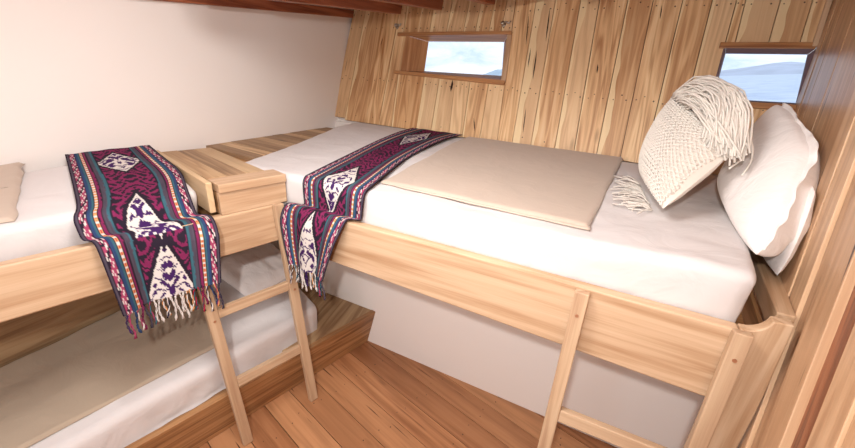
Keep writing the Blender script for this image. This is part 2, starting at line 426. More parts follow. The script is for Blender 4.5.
# rear bulkhead with an open doorway
b = MB()
for x0, x1, z0, z1 in ((-2.25, -1.1, 0, 2.45), (-.2, .5, 0, 2.45), (-1.1, -.2, 2.0, 2.45)):
    b.prism([(x0, -1.5, z0), (x1, -1.5, z0), (x1, -1.5, z1), (x0, -1.5, z1)], (0, -.04, 0), Zv, X)
struct(b.build('wall_rear', WHITE))

# ------------------------------------------------------------------ berth joinery
# wide berth (under the windows)
wb = thing('wide_bunk', (-.45, 1.17, .9), 'pale wooden frame of the wide raised bunk below the windows, with a plain side rail', 'bunk bed')
b = MB(); yo = 1.148
def rb(x): return .945 + (x+1.33)*(-.04/1.73)
b.prism([(-1.288, yo, rb(-1.288)), (.40, yo, rb(.40)), (.40, yo, 1.155), (-1.288, yo, 1.155)], (0, .042, 0), X, Zv)
b.build('side_rail', W_RAIL, wb, bevel=.006)
b = MB()
prof = [(.402, 1.155)]
for k in range(9):
    t = k/8; prof.append((.408+.052*math.sin(t*1.45), 1.155 + .050*(1-math.cos(t*1.5))))
prof += [(.503, 1.205), (.506, 1.14), (.514, .9), (.514, 0.), (.43, 0.), (.405, .6)]
b.prism([(x, 1.158, z) for x, z in prof], (0, .034, 0), Zv, X)
b.build('end_panel', W_RAIL, wb, bevel=.004)
b = MB(); b.prism([(.484, 1.225, 1.135), (.526, 1.225, 1.135), (.640, 2.08, 1.135), (.56, 2.08, 1.135)], (0, 0, .065), V((.13, 1, 0)), X)
b.build('head_shelf', W_RAIL, wb, bevel=.004)
b = MB(); b.prism([(.47, 1.21, 1.0), (.482, 1.21, 1.0), (.56, 2.05, 1.0), (.548, 2.05, 1.0)], (0, 0, .13), Y, X)
b.build('head_board', W_LOW, wb, bevel=.002)
b = MB(); b.prism([(-1.32, 1.192, 1.08), (.438, 1.192, 1.08), (.56, 2.33, 1.08), (-2.14, 2.44, 1.08), (-1.72, 1.27, 1.08)], (0, 0, .03), X, Y)
b.build('bed_base', W_LOW, wb)
# left upper berth
ro = V((-1.40, .90, 0))                                          # a point on the outer face of the left rail
lb = thing('upper_bunk', (-1.6, 0, 1.0), 'pale wooden upper bunk along the white wall, with a thick side rail', 'bunk bed')
b = MB()
e0 = ro - Ld*1.7; e1 = ro + Ld*.262
b.prism([e0+Zv*.97, e1+Zv*.977, e1+Zv*1.157, e0+Zv*1.155], -Pd*.042, Ld, Zv)
b.build('side_rail', W_RAIL, lb, bevel=.006)
b = MB(); b.prism([V((-1.435, .87, 1.17)), V((-2.10, 1.035, 1.17)), V((-2.10, 1.035, 1.315)), V((-1.435, .87, 1.30))], Ld*.024, Pd, Zv)
b.build('end_board', W_PLAT, lb, bevel=.004)
b = MB(); q = [e0 - Pd*.043, ro + Ld*.25 - Pd*.043, V((-2.13, 1.1, 0)), V((-2.06, -.95, 0))]
b.prism([p+Zv*1.08 for p in q], (0, 0, .03), Ld, Pd)
b.build('bed_base', W_LOW, lb)
# corner platform between the two
cp = thing('corner_platform', (-1.75, 1.6, 1.16), 'wooden box shelf filling the corner between the two raised bunks', 'shelf')
FL = V((-1.405, .900, 0)); FR = V((-1.335, 1.185, 0)); NT = V((-1.70, 1.205, 0)); BK = V((-1.93, 2.40, 0)); CN = V((-2.19, 2.42, 0)); BL = V((-2.135, 1.085, 0))
zt = 1.292
b = MB()
b.prism([p+Zv*(zt-.036) for p in (FL+Pd*.006, FR+Pd*.006, FR-Pd*.11, FL-Pd*.11)], (0, 0, .036), Ld, Pd)
b.build('front_edge', W_RAIL, cp, bevel=.003)
b = MB()
b.prism([FL-Pd*.004+Zv*1.158, FR-Pd*.004+Zv*1.158, FR-Pd*.004+Zv*(zt-.037), FL-Pd*.004+Zv*(zt-.037)], -Pd*.024, Ld, Zv)
b.build('front_board', W_RAIL, cp, bevel=.002)
b = MB()
b.prism([p+Zv*1.158 for p in (FL-Pd*.03, FL-Pd*.70, FL-Pd*.70+Ld*.022, FL-Pd*.03+Ld*.022)], (0, 0, .095), Pd, Zv)
b.build('side_board', W_LOW, cp, bevel=.002)
# top boards: two borders along the end, then short cross boards up to the corner
tb = MB()
def quad(a, c, d, e, L, W): tb.prism([p+Zv*(zt-.022) for p in (a, c, d, e)], (0, 0, .022+U(-.001, .001)), L, W)
A0 = FL-Pd*.112; E0 = BL
for k in range(3):                                               # boards running from the wall to the front
    wA = .082; a = A0 + Ld*(k*.084); c = V((-2.14, 1.085, 0)) + Ld*(k*.084)
    tb.prism([p+Zv*(zt-.022) for p in (a, c, c+Ld*wA, a+Ld*wA)], (0, 0, .022+U(-.001, .001)), Pd, Ld, mi=(1 if k == 1 else 0))
n = 13
s0 = V((-1.70, 1.30, 0)); 
for k in range(n):                                               # short diagonal boards along the white wall
    ta, tb_ = k/n, (k+1)/n
    i0 = V((-1.70, 1.30, 0)).lerp(BK, ta); i1 = V((-1.70, 1.30, 0)).lerp(BK, tb_)
    o0 = V((-2.15, 1.345, 0)).lerp(CN, ta); o1 = V((-2.15, 1.345, 0)).lerp(CN, tb_)
    g = (i1-i0)*.012
    tb.prism([p+Zv*(zt-.022) for p in (o0+g, i0+g, i1-g, o1-g)], (0, 0, .022+U(-.001, .001)), i0-o0, Y, mi=(1 if k % 3 != 1 else 0))
tb.build('top_boards', [W_PLAT, W_PLATD], cp, bevel=.0015)
b = MB()
b.prism([p+Zv*1.20 for p in (FL-Pd*.12, V((-2.13, 1.09, 0)), CN, V((-1.96, 2.38, 0)), V((-1.73, 1.30, 0)))], (0, 0, .068), X, Y)
b.build('carcass', W_LOW, cp)
# lower berth
lo = thing('lower_bunk', (-1.6, .6, 0), 'brown wooden lower bunk near the floor, with a wedge-shaped foot shelf against the white panel', 'bunk bed')
ld2 = V((.22, .975, 0)).normalized(); ln2 = V((ld2.y, -ld2.x, 0))
t0 = V((-1.30, 1.233, .272)); f0 = V((-1.368, 1.233, .0))
sA, sB = -2.4, (1.706-1.233)/ld2.y; sB0 = sB
b = MB()
q = [f0+ld2*sA, f0+ld2*sB0, t0+ld2*sB, t0+ld2*sA]
b.prism(q, -ln2*.036, ld2, Zv)
b.build('side_rail', W_LOW, lo, bevel=.004)
b = MB()
i0 = t0-ln2*.037
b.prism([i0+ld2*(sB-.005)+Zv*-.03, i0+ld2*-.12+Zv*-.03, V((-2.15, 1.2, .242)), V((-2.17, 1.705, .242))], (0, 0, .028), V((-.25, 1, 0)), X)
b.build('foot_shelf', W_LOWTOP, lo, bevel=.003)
b = MB()
b.prism([i0+ld2*-.13+Zv*-.05, i0+ld2*sA+Zv*-.05, V((-2.06, -1.1, .222)), V((-2.14, 1.19, .222))], (0, 0, .02), ld2, ln2)
b.build('bed_base', W_LOW, lo)

# ------------------------------------------------------------------ mattresses
def mattress(name, corners, ztop, zbot, label, r=.035, nx=90, ny=70, wr=.004, seed=0, mat=SHEET, skirt=0.):
    """corners: 4 ground points in order; ztop(p) height function"""
    c = [V(p) for p in corners]
    cen = sum(c, V((0, 0, 0)))/4
    def at(s, t): return c[0].lerp(c[1], s).lerp(c[3].lerp(c[2], s), t)
    # inset towards centre by r
    ex = (c[1]-c[0]).length; ey = (c[3]-c[0]).length
    def pos(i, j):
        s = i/nx; t = j/ny
        s = r/ex + s*(1-2*r/ex); t = r/ey + t*(1-2*r/ey)
        return at(s, t)
    def zz(p, e):
        n1 = noise.noise(V((p.x*3.1+seed, p.y*3.1, 0)))*wr + noise.noise(V((p.x*9+seed, p.y*14, 3)))*wr*.5
        n1 += abs(noise.noise(V((p.x*5+p.y*3+seed, p.y*5-p.x*2, 7))))*wr
        return ztop(p) + n1
    b = MB()
    idx = {}
    for j in range(ny+1):
        for i in range(nx+1):
            p = pos(i, j); p = V((p.x, p.y, zz(p, 0))); idx[(i, j)] = len(b.v)
            b.v.append(p); b.seed.append(0); b.uv.append((p.x, p.y)); b.col.append((1, 1, 1))
    for j in range(ny):
        for i in range(nx):
            b.f.append([idx[(i, j)], idx[(i+1, j)], idx[(i+1, j+1)], idx[(i, j+1)]]); b.mi.append(0)
    loop = [(i, 0) for i in range(nx)] + [(nx, j) for j in range(ny)] + [(i, ny) for i in range(nx, 0, -1)] + [(0, j) for j in range(ny, 0, -1)]
    prev = [idx[k] for k in loop]; basep = [b.v[k].copy() for k in prev]; m = len(loop)
    nrm = []
    for a in range(m):
        d = basep[(a+2) % m]-basep[a-2]; d.z = 0; nn = V((d.y, -d.x, 0)).normalized()
        if nn.dot(basep[a]-cen) < 0: nn = -nn
        nrm.append(nn)
    zs = [(math.sin(t)*r, (1-math.cos(t))*r) for t in [k*math.pi/2/5 for k in range(1, 6)]]
    rings = []
    for o_, d_ in zs: rings.append([basep[a] + nrm[a]*o_ - Zv*d_ for a in range(m)])
    for q in (.2, .4, .6, .8, 1.):
        ring = []
        for a in range(m):
            ztop_ = basep[a].z - r; z = lerp(ztop_, zbot, q)
            wv = noise.noise(V((a*.30+seed+q*1.2, q*1.2, 5)))*.016*q + noise.noise(V((a*.09+seed-q, q*.8, 9)))*.012*q
            ring.append(V((basep[a].x, basep[a].y, z)) + nrm[a]*(r + min(0, wv) - .004*q))
        rings.append(ring)
    for ring in rings:
        o = len(b.v)
        for p in ring: b.v.append(p); b.seed.append(0); b.uv.append((p.x, p.y)); b.col.append((1, 1, 1))
        cur = [o+k for k in range(m)]
        for a in range(m):
            b.f.append([prev[a], cur[a], cur[(a+1) % m], prev[(a+1) % m]]); b.mi.append(0)
        prev = cur
    b.f.append(prev); b.mi.append(0)
    o = b.build(name, mat, smooth=True)
    tag(o, label, 'mattress')
    return o
zr = lambda p: 1.287 + .075*sm((p.y-1.2)/1.15) + (.02*sm((p.x+.1)/.5) if p.x > -.1 else 0)*sm(1-(p.y-1.2)/.9)
mattress('mattress', [(-1.69, 1.197, 0), (.415, 1.197, 0), (.52, 2.30, 0), (-1.93, 2.455, 0)], zr, 1.112, 'white-sheeted mattress on the wide bunk under the windows', seed=3, wr=.006)
fl0 = ro - Pd*.046
def zl(p):
    t = (p - (fl0)).dot(-Pd)/.66
    return 1.228 + .115*max(0, min(1, t))**.8
mattress('mattress', [tuple(fl0 - Ld*1.6), tuple(fl0 - Ld*.035), (-2.105, 1.02, 0), (-2.06, -.65, 0)], zl, 1.112, 'white-sheeted mattress of the upper bunk by the white wall', seed=11)
def zw(p):
    t = (-1.45 - p.x + .18*(p.y-.4))/.65
    return .405 + .12*max(0, min(1, t))
mattress('mattress', [(-1.735, -1.0, 0), (-1.285, 1.37, 0), (-2.105, 1.60, 0), (-1.995, -1.0, 0)], zw, .245, 'white-sheeted mattress of the lower bunk near the floor', seed=21, r=.045)

# ------------------------------------------------------------------ blankets
def blanket(name, corners, zf, label, th=.012, nx=80, ny=80, seed=0, wr=.004, edge=.006, mat=BEIGE):
    c = [V(p) for p in corners]
    top = []; bot = []
    for j in range(ny+1):
        r1 = []; r2 = []
        for i in range(nx+1):
            s, t = i/nx, j/ny
            p = c[0].lerp(c[1], s).lerp(c[3].lerp(c[2], s), t)
            wob = V((noise.noise(V((t*6, seed, s > .5))), noise.noise(V((s*6, seed+5, t > .5))), 0))*edge
            p = p + wob
            p.z = zf(p)
            e = min(s, 1-s, t, 1-t)
            rd_ = min(1, e/.012)**.5
            w_ = wr*(noise.noise(V((p.x*4+seed, p.y*4, 0))) + .5*noise.noise(V((p.x*11+seed, p.y*6, 2))))
            r1.append(p + Zv*(.007 + th*rd_ + w_*rd_)); r2.append(p + Zv*(.006 - .001))
        top.append(r1); bot.append(r2)
    b = MB(); b.grid(top); n0 = len(b.v); b.grid([r[::-1] for r in bot])
    W_ = nx+1
    tp = lambda i, j: j*W_+i
    bt = lambda i, j: n0 + j*W_ + (nx-i)
    for i in range(nx):
        b.f.append([tp(i, 0), bt(i, 0), bt(i+1, 0), tp(i+1, 0)]); b.mi.append(0)
        b.f.append([tp(i+1, ny), bt(i+1, ny), bt(i, ny), tp(i, ny)]); b.mi.append(0)
    for j in range(ny):
        b.f.append([tp(0, j+1), bt(0, j+1), bt(0, j), tp(0, j)]); b.mi.append(0)
        b.f.append([tp(nx, j), bt(nx, j), bt(nx, j+1), tp(nx, j+1)]); b.mi.append(0)
    return tag(b.build(name, mat, smooth=True), label, 'blanket')
bl = blanket('folded_blanket', [(-.91, 1.335, 0), (-.035, 1.300, 0), (.03, 2.36, 0), (-.915, 2.37, 0)], zr, 'beige blanket folded flat in the middle of the wide bunk', seed=1, th=.011)
b = MB()                                                         # second layer peeping out of the fold
rows = []
for j in range(3):
    rows.append([V((lerp(-.90, -.03, i/60), lerp(1.322, 1.288, i/60) + j*.02 + .006*noise.noise(V((i*.15, 0, 0))), zr(V((lerp(-.9, -.03, i/60), 1.31, 0)))+.011)) for i in range(61)])
b.grid(rows); b.build('lower_fold', BEIGE, bl, smooth=True, solid=.006)
blanket('folded_blanket', [(-2.085, -.55, 0), (-1.80, -.55, 0), (-1.645, .372, 0), (-2.09, .560, 0)], zl, 'beige blanket on the upper bunk, cut by the left edge of the photo', seed=4, edge=.016, wr=.008)
blanket('folded_blanket', [(-1.79, -.95, 0), (-1.545, .89, 0), (-2.10, 1.08, 0), (-2.01, -.95, 0)], zw, 'large beige blanket spread over the lower bunk', seed=9, wr=.01, mat=fabric('shaded beige blanket', (180, 162, 142), wr=.3, scale=8, mottled=.15))  # beige darkened in the colour itself for the shade under the upper bunk

# ------------------------------------------------------------------ ikat runners
def hexc(r, g, b_): return s2l((r, g, b_))[:3]
NAVY = hexc(44, 36, 58); BLK = hexc(40, 32, 44); MAG = hexc(116, 38, 76); PINK = hexc(150, 62, 92); TEAL = hexc(56, 92, 104); BLUE = hexc(46, 64, 98)
CRM = hexc(206, 198, 192); ORG = hexc(206, 146, 96); GRY = hexc(74, 66, 78); PUR = hexc(62, 34, 84); RED = hexc(160, 36, 64)
bands = [(.014, BLK), (.03, GRY), (.038, BLK), (.085, 'ik'), (.095, NAVY), (.122, BLUE), (.136, TEAL), (.146, BLK), (.158, ORG), (.165, RED), (.172, ORG), (.182, BLK), (.20, MAG), (.212, BLK), (.250, GRY), (.275, TEAL), (.288, BLK), (.5, 'mid')]
def ikat(u, s, dia, W, L, style):
    """u 0..1 across, s metres along"""
    j = noise.noise(V((u*90, s*4, 1)))*.006 + noise.noise(V((u*25, s*60, 2)))*.003
    uu = min(u, 1-u) + j*.25
    for lim, c in bands:
        if uu < lim: break
    x = abs(u-.5)*W; y = s + j*1.2
    if c == 'ik':
        a = math.sin(s*115 + 2.2*math.sin(uu*160)); d = math.sin(s*60+uu*90)
        if a > .78: return CRM
        if d < -.55: return BLK
        return PINK
    if c == ORG or c == RED:
        return CRM if math.sin(s*300) > .3 else c
    if c != 'mid': return tuple(k*(1+.25*noise.noise(V((u*150, s*20, 4)))) for k in c)
    hw = .235*W
    for dd in dia:
        cs, hl = dd[0], dd[1]; hw = .235*W*(dd[2] if len(dd) > 2 else 1); t = abs(y-cs)/hl
        if t < 1.12:
            w_ = hw*(1-t)
            if x < w_ - .006:
                q = math.sin(x*84+2.2*math.sin(y*52+.6))*math.sin(y*62+2.0*math.sin(x*60)) 
                q2 = math.sin((x*x+ (y-cs)**2)**.5*150 + 1.5*math.sin(x*90))
                if w_ - x < .013: return CRM
                return PUR if (q > .13 or q2 > .88) else CRM
            if x < w_ + .009: return BLK
    # magenta field with dark scrolls
    q = math.sin(x*88+2.4*math.sin(y*50))*math.sin(y*64+2.2*math.sin(x*62+1))
    if q > .24: return BLK
    if q < -.6: return BLK
    return MAG if q > -.3 else tuple(k*1.12 for k in MAG)
def runner(name, rowsLR, dia, W, label, seed, tassel_n, tl, tuck=(9, 0)):
    # smooth edges
    pts = [(V(a), V(c)) for a, c in rowsLR]
    for _ in range(2):
        n_ = [pts[0]]
        for i in range(len(pts)-1):
            a, c = pts[i], pts[i+1]
            n_ += [(a[0].lerp(c[0], .25), a[1].lerp(c[1], .25)), (a[0].lerp(c[0], .75), a[1].lerp(c[1], .75))]
        n_.append(pts[-1]); pts = n_
    cum = [0]
    for i in range(1, len(pts)): cum.append(cum[-1] + (((pts[i][0]+pts[i][1])-(pts[i-1][0]+pts[i-1][1]))/2).length)
    T = cum[-1]; nr = int(T/.0035); nc = 120
    rows = []; cols = []; k = 0
    for r_ in range(nr+1):
        s = T*r_/nr
        while k < len(cum)-2 and cum[k+1] < s: k += 1
        t = (s-cum[k])/max(1e-6, cum[k+1]-cum[k])
        a = pts[k][0].lerp(pts[k+1][0], t); c = pts[k][1].lerp(pts[k+1][1], t)
        row = []; cr = []
        for i in range(nc+1):
            u = i/nc
            p = a.lerp(c, u)
            fold = (noise.noise(V((u*5+seed, s*2.2, 0)))*.005 + .005)
            hang = sm((s-(T-.30))/.1)
            outw = Pd if seed == 1 else -Y
            p = p + (Zv*fold*(1-hang) + outw*(fold*1.3 + hang*.012*(math.sin(u*13+seed)+1) + (hang*.045*sm((u-.55)/.3) if seed == 1 else 0)))
            if r_ == nr: p = p - Zv*.004*noise.noise(V((u*40, 0, 0)))
            row.append(p); cr.append(ikat(u, s + (tuck[1] if s > tuck[0] else 0), dia, W, T, 0))
        rows.append(row); cols.append(cr)
    b = MB(); b.grid(rows, cols=cols)
    o = b.build(name, IKAT, smooth=True, solid=.0025, color=True)
    tag(o, label, 'table runner'); o['category'] = 'bed runner'
    end = rows[-1]
    pal = [CRM, PINK, NAVY, ORG, PUR, TEAL, CRM, RED]
    for k in range(tassel_n):
        u = (k+.5)/tassel_n; p = end[int(u*nc)].copy(); m = MB()
        base = ikat(u, T+tuck[1], dia, W, T, 0)
        L_ = tl*U(.75, 1.1); sway = U(-.012, .012); ph = U(0, 6)
        outw = Pd if seed == 1 else -Y; al = (end[-1]-end[0]).normalized()
        for st in range(2):
            pa = [p + al*(sway*(q/8) + .0028*math.cos(q*1.6+ph+st*math.pi) + .004*math.sin(q*.7+ph)) + outw*(.002*math.sin(q*1.6+ph+st*math.pi)) - Zv*(L_*q/8-.004) for q in range(9)]
            col = base if st == 0 else (pal[int(U(0, 8)) % 8] if R() < .5 else base)
            m.tube(pa, .0022, 5, col=col, rf=lambda t: 1 if t < .85 else 1.5)
        m.build('tassel', IKAT, o, smooth=True, color=True)
    return o
zz_ = lambda x, y, h=.012: (x, y, zr(V((x, y, 0)))+h)
rR = [(zz_(-1.365, 2.41), zz_(-.965, 2.40)), (zz_(-1.345, 2.1), zz_(-.99, 2.1)), (zz_(-1.31, 1.7), zz_(-.99, 1.7)), (zz_(-1.255, 1.38), zz_(-.925, 1.4)), (zz_(-1.22, 1.24), zz_(-.885, 1.25)),
      ((-1.215, 1.180, 1.292), (-.875, 1.180, 1.292)), ((-1.213, 1.176, 1.22), (-.885, 1.176, 1.22)), ((-1.212, 1.178, 1.172), (-.890, 1.178, 1.168)), ((-1.216, 1.174, 1.166), (-.895, 1.174, 1.163)), ((-1.285, 1.160, 1.166), (-.940, 1.160, 1.163)),
      ((-1.290, 1.138, 1.166), (-.942, 1.138, 1.160)), ((-1.297, 1.122, 1.13), (-.955, 1.122, 1.11)), ((-1.285, 1.120, 1.0), (-1.005, 1.120, .99)), ((-1.262, 1.12, .885), (-1.052, 1.12, .865))]
runner('ikat_runner', rR, [(.30, .22), (1.18, .21), (1.68, .27)], .40, 'purple and blue ikat runner with cream diamonds, across the wide bunk under the windows', 2, 20, .10, (1.42, .0))
def zp(x, y, h=.012): return (x, y, zl(V((x, y, 0)))+h)
rL = [(zp(-2.095, .69), zp(-2.05, 1.0)), (zp(-1.95, .64), zp(-1.88, .96)), (zp(-1.75, .57), zp(-1.68, .925)), (zp(-1.60, .515), zp(-1.53, .85)),
      ((-1.540, .475, 1.250), (-1.476, .825, 1.247)), ((-1.515, .470, 1.205), (-1.450, .818, 1.205)), ((-1.508, .472, 1.176), (-1.443, .820, 1.176)), ((-1.502, .490, 1.172), (-1.428, .858, 1.172)),
      ((-1.483, .492, 1.165), (-1.397, .85, 1.165)), ((-1.476, .493, 1.12), (-1.390, .838, 1.13)), ((-1.472, .498, 1.0), (-1.392, .825, 1.02)), ((-1.468, .502, .893), (-1.393, .813, .918))]
runner('ikat_runner', rL, [(.17, .12, 1.1), (.765, .28), (1.31, .30, 1.3)], .37, 'purple ikat runner with cream diamonds over the upper bunk by the white wall', 1, 24, .115, (.74, .27))

# ------------------------------------------------------------------ pillows
def surf_pillow(c, th, n=44, sag=0., pinch=.05, seed=0, wr=.01, bulge=2.4, edge=.0, back=.9, rnd=.0, ex=.55):
    """c: 4 corners a,b,c,d; returns front rows, back rows, normal"""
    c = [V(p) for p in c]
    nn = ((c[1]-c[0]).cross(c[3]-c[0]) + (c[3]-c[2]).cross(c[1]-c[2])*-1)
    nn = (c[2]-c[0]).cross(c[3]-c[1]).normalized()
    fr = []; bk = []
    for j in range(n+1):
        a, e = [], []
        for i in range(n+1):
            s, t = i/n, j/n; x, y = 2*s-1, 2*t-1
            cr = 1 - rnd*(x*y)**2; px = x*(1 - pinch*(1-y*y))*cr; py = y*(1-pinch*(1-x*x))*cr
            s2, t2 = (px+1)/2, (py+1)/2
            p = c[0].lerp(c[1], s2).lerp(c[3].lerp(c[2], s2), t2)
            h = max(0, (1-abs(x)**bulge)*(1-abs(y)**bulge))**ex*th*.5
            w_ = wr*(noise.noise(V((x*2.2+seed, y*2.2, 0))) + .6*noise.noise(V((x*5+seed, y*2, 3))))*min(1, h/th*4)
            a.append(p + nn*(h+w_)); e.append(p - nn*(h*back))
        fr.append(a); bk.append(e)
    return fr, bk, nn
def pillow_mesh(fr, bk):
    b = MB(); b.grid(fr); b.grid([r[::-1] for r in bk]); return b
# white pillow leaning on the side wall
WPc = [(.425, 1.29, 1.285), (.365, 1.88, 1.405), (.53, 2.10, 1.745), (.545, 1.60, 1.605)]
fr, bk, nn = surf_pillow(WPc, .27, seed=5, wr=.020, pinch=-.01, bulge=3.0, rnd=.12, ex=.5, back=.35)
b = pillow_mesh(fr, bk); print('pillow n', nn)
wp = b.build('white_pillow', PILLOW, smooth=True)
tag(wp, 'plump white pillow nearest the side wall, leaning behind the fringed cushion', 'pillow')
print('WP', nn)
wfr = fr
# frilled open hem of its case along the near and top edges
rows = []
Vc = [V(p) for p in WPc]
path = [fr[j][0] for j in range(3, 45)] + [fr[44][i] for i in range(1, 38)]
cen = sum(Vc, V((0, 0, 0)))/4
for q in range(6):
    row = []
    for k, p in enumerate(path):
        d = (p-cen).normalized(); o_ = d*(.0 + .030*q/5*sm(k/6)*(.75+.25*math.sin(k*.19))) + nn*(.004*math.sin(k*.9)*q/5 + .005*math.sin(k*.37+1)*q/5)
        row.append(p + o_ - d*.006)
    rows.append(row)
b = MB(); b.grid(rows); b.build('case_hem', PILLOW, wp, smooth=True, solid=.003)
# second, flatter pillow under / behind it
W2 = [(.42, 1.215, 1.352), (.40, 1.90, 1.36), (.575, 2.12, 1.62), (.560, 1.44, 1.52)]
W2 = [(.515, 1.375, 1.222), (.50, 1.90, 1.28), (.60, 2.08, 1.58), (.545, 1.47, 1.50)]
fr, bk, n2 = surf_pillow(W2, .09, seed=15, wr=.008, pinch=.0, rnd=.1, back=.4)
b = pillow_mesh(fr, bk)
tag(b.build('white_pillow', PILLOW, smooth=True), 'flatter white pillow showing behind and below the plump one, against the side wall', 'pillow')
# pillow at the foot of the lower berth
W3 = [(-1.62, 1.42, .47), (-2.02, 1.44, .545), (-2.06, 1.64, .60), (-1.72, 1.66, .50)]
fr, bk, n3 = surf_pillow([(-1.66, 1.15, .50), (-1.70, 1.60, .50), (-2.08, 1.62, .60), (-2.08, 1.15, .60)], .14, seed=25, wr=.01)
b = pillow_mesh(fr, bk)
tag(b.build('white_pillow', PILLOW, smooth=True), 'white pillow lying at the far end of the lower bunk', 'pillow')

# macrame cushion
CC = [(.175, 1.45, 1.365), (.105, 1.93, 1.390), (.165, 2.00, 1.745), (.365, 1.66, 1.575)]
fr, bk, nc_ = surf_pillow(CC, .135, n=44, seed=35, wr=.004, pinch=.015, rnd=.03, back=1.5, ex=.62)
if nc_.x > 0: fr, bk = bk, fr
b = pillow_mesh(fr, bk)
cu = b.build('macrame_cushion', CREAM, smooth=True)
tag(cu, 'cream cushion with a knotted macrame front and a thick rope fringe', 'cushion')
on = -nc_ if nc_.x > 0 else nc_
Cv = [V(p) for p in CC]
def cface(s, t, lift):
    n = 44; i = min(n-1e-4, max(0, s*n)); j = min(n-1e-4, max(0, t*n)); i0, j0 = int(i), int(j)
    p = fr[j0][i0].lerp(fr[j0][i0+1], i-i0).lerp(fr[j0+1][i0].lerp(fr[j0+1][i0+1], i-i0), j-j0)
    return p + on*lift
# net of knots: crossing cords + knots
m = MB(); K = 19
for d in (0, 1):
    for k in range(-K, K+1):
        path = []
        for q in range(0, 41):
            t = q/40; s = (k/K + t) if d == 0 else (k/K + 1 - t)
            if 0.01 <= s <= .99: path.append(cface(s, t*.98+.01, .004 + .003*math.sin(q*math.pi*K/20 + (math.pi if d else 0))))
        if len(path) > 2: m.tube(path, .0034, 5)
for i in range(K+1):
    for j in range(2*K+1):
        s = (i + (.5 if j % 2 else 0))/K; t = j/(2*K)
        if .01 < s < .99 and .01 < t < .99:
            p = cface(s, t, .007); r_ = .0062
            a = on.cross(Zv).normalized(); c_ = on.cross(a)
            pts = [p+a*r_, p+c_*r_, p-a*r_, p-c_*r_, p+on*r_*.9]
            m.add(pts, [[0, 1, 4], [1, 2, 4], [2, 3, 4], [3, 0, 4]])
m.build('macrame_cover', MACR, cu, smooth=True)
# thick fringe along the top edge, flopping over towards the camera side
m = MB()
def fringe_path(a, pts_, r_=.0042):
    m.tube(pts_, r_, 5)
upv = (Cv[2]-Cv[1]).normalized()
for k in range(190):
    st = cface(U(.55, 1.0), U(.90, 1.0), .010) + upv*U(0, .02)
    tgt = cface(U(-.02, .22), U(.84, 1.02), .02) + V((.045*R(), -.02*R(), -.015*R()))
    h_ = R()**.7
    mid = (st+tgt)/2 + on*U(.0, .07)*(1-h_*.6) + upv*(.010+.110*h_) + V((.03*h_, 0, 0))
    a1 = st.lerp(mid, .5) + upv*.03*h_ + on*.012; a2 = mid.lerp(tgt, .5) + on*.01 + upv*.035*h_ + V((.03*h_, -.02, 0))
    ctrl = [st, a1, mid, a2, tgt + V((U(-.01, .03), U(-.03, .01), U(-.03, .0)))]
    pts_ = []
    for q in range(13):
        t = q/12*4; i0 = min(3, int(t)); w_ = t-i0
        P0 = ctrl[max(0, i0-1)]; P1 = ctrl[i0]; P2 = ctrl[i0+1]; P3 = ctrl[min(4, i0+2)]
        pts_.append(.5*((2*P1) + (P2-P0)*w_ + (2*P0-5*P1+4*P2-P3)*w_*w_ + (3*P1-P0-3*P2+P3)*w_**3) + V((.004*noise.noise(V((q*.8, k, 0))), .004*noise.noise(V((q*.8, k, 5))), .004*noise.noise(V((q*.8, k, 9))))))
    m.tube(pts_, .0036, 5)
# two stray loops on the camera side
for k in range(3):
    a = cface(.25+.08*k, 1., .03); e = a + V((.11, -.10, -.13))
    ctrl = [a, a+V((.06, -.02, .012)), a+V((.105, -.05, -.03)), a+V((.12, -.075, -.09)), e+V((-.02*k-.01, -.02, -.01))]
    pts_ = []
    for q in range(17):
        t = q/16*4; i0 = min(3, int(t)); w_ = t-i0
        P0 = ctrl[max(0, i0-1)]; P1 = ctrl[i0]; P2 = ctrl[i0+1]; P3 = ctrl[min(4, i0+2)]
        pts_.append(.5*((2*P1) + (P2-P0)*w_ + (2*P0-5*P1+4*P2-P3)*w_*w_ + (3*P1-P0-3*P2+P3)*w_**3))
    m.tube(pts_, .0038, 5)
fo = m.build('rope_fringe', MACR, cu, smooth=True); fo['kind'] = 'stuff'
# fringe of the bottom edge lying on the sheet
m = MB()
for k in range(60):
    t = U(.25, .95); a = Cv[0].lerp(Cv[1], t); a.z = zr(a)+.012
    e = a + V((-U(.04, .13), U(-.07, .09), 0)); e.z = zr(e)+U(.009, .018)
    c1 = a.lerp(e, .5) + V((U(-.03, .03), U(-.07, .07), U(.004, .022)))
    pts_ = [a*(1-q/8)**2 + c1*2*(q/8)*(1-q/8) + e*(q/8)**2 for q in range(9)]
    m.tube(pts_, .0026, 5)
fo = m.build('bottom_fringe', MACR, cu, smooth=True); fo['kind'] = 'stuff'

# ------------------------------------------------------------------ ladders
def ladder(loc, tops, feet, wid, out, rungs, label, along, screws):
    t = thing('bunk_ladder', loc, label, 'ladder')
    legs = []
    for tp, ft in zip(tops, feet):
        tp = V(tp); ft = V(ft); d = (tp-ft).normalized(); n_ = d.cross(along); n_ = n_ if n_.dot(out) > 0 else -n_
        b = MB(); b.box(ft - along*wid/2, d, along, n_, (tp-ft).length, wid, .03)
        lg = b.build('leg', W_LADD, t, bevel=.004); legs.append((ft, tp, d, n_))
        for h in screws:
            q = ft.lerp(tp, h) + n_*.0305; m = MB(); a = along
            m.prism([q + a*math.cos(6.283*i/8)*.006 + d*math.sin(6.283*i/8)*.006 for i in range(8)], n_*.0015, X, Y)
            m.build('screw', plain_cop, lg)
    for h, hh in rungs:
        a = legs[0][0].lerp(legs[0][1], h); c = legs[1][0].lerp(legs[1][1], h); n_ = legs[0][3]; d = legs[0][2]
        L_ = (c-a).normalized(); b = MB()
        b.box(a + L_*wid/2 + n_*.001, L_, d, n_, (c-a).length-wid, -hh, .028)
        b.build('rung', W_LADD, t, bevel=.004)
    return t
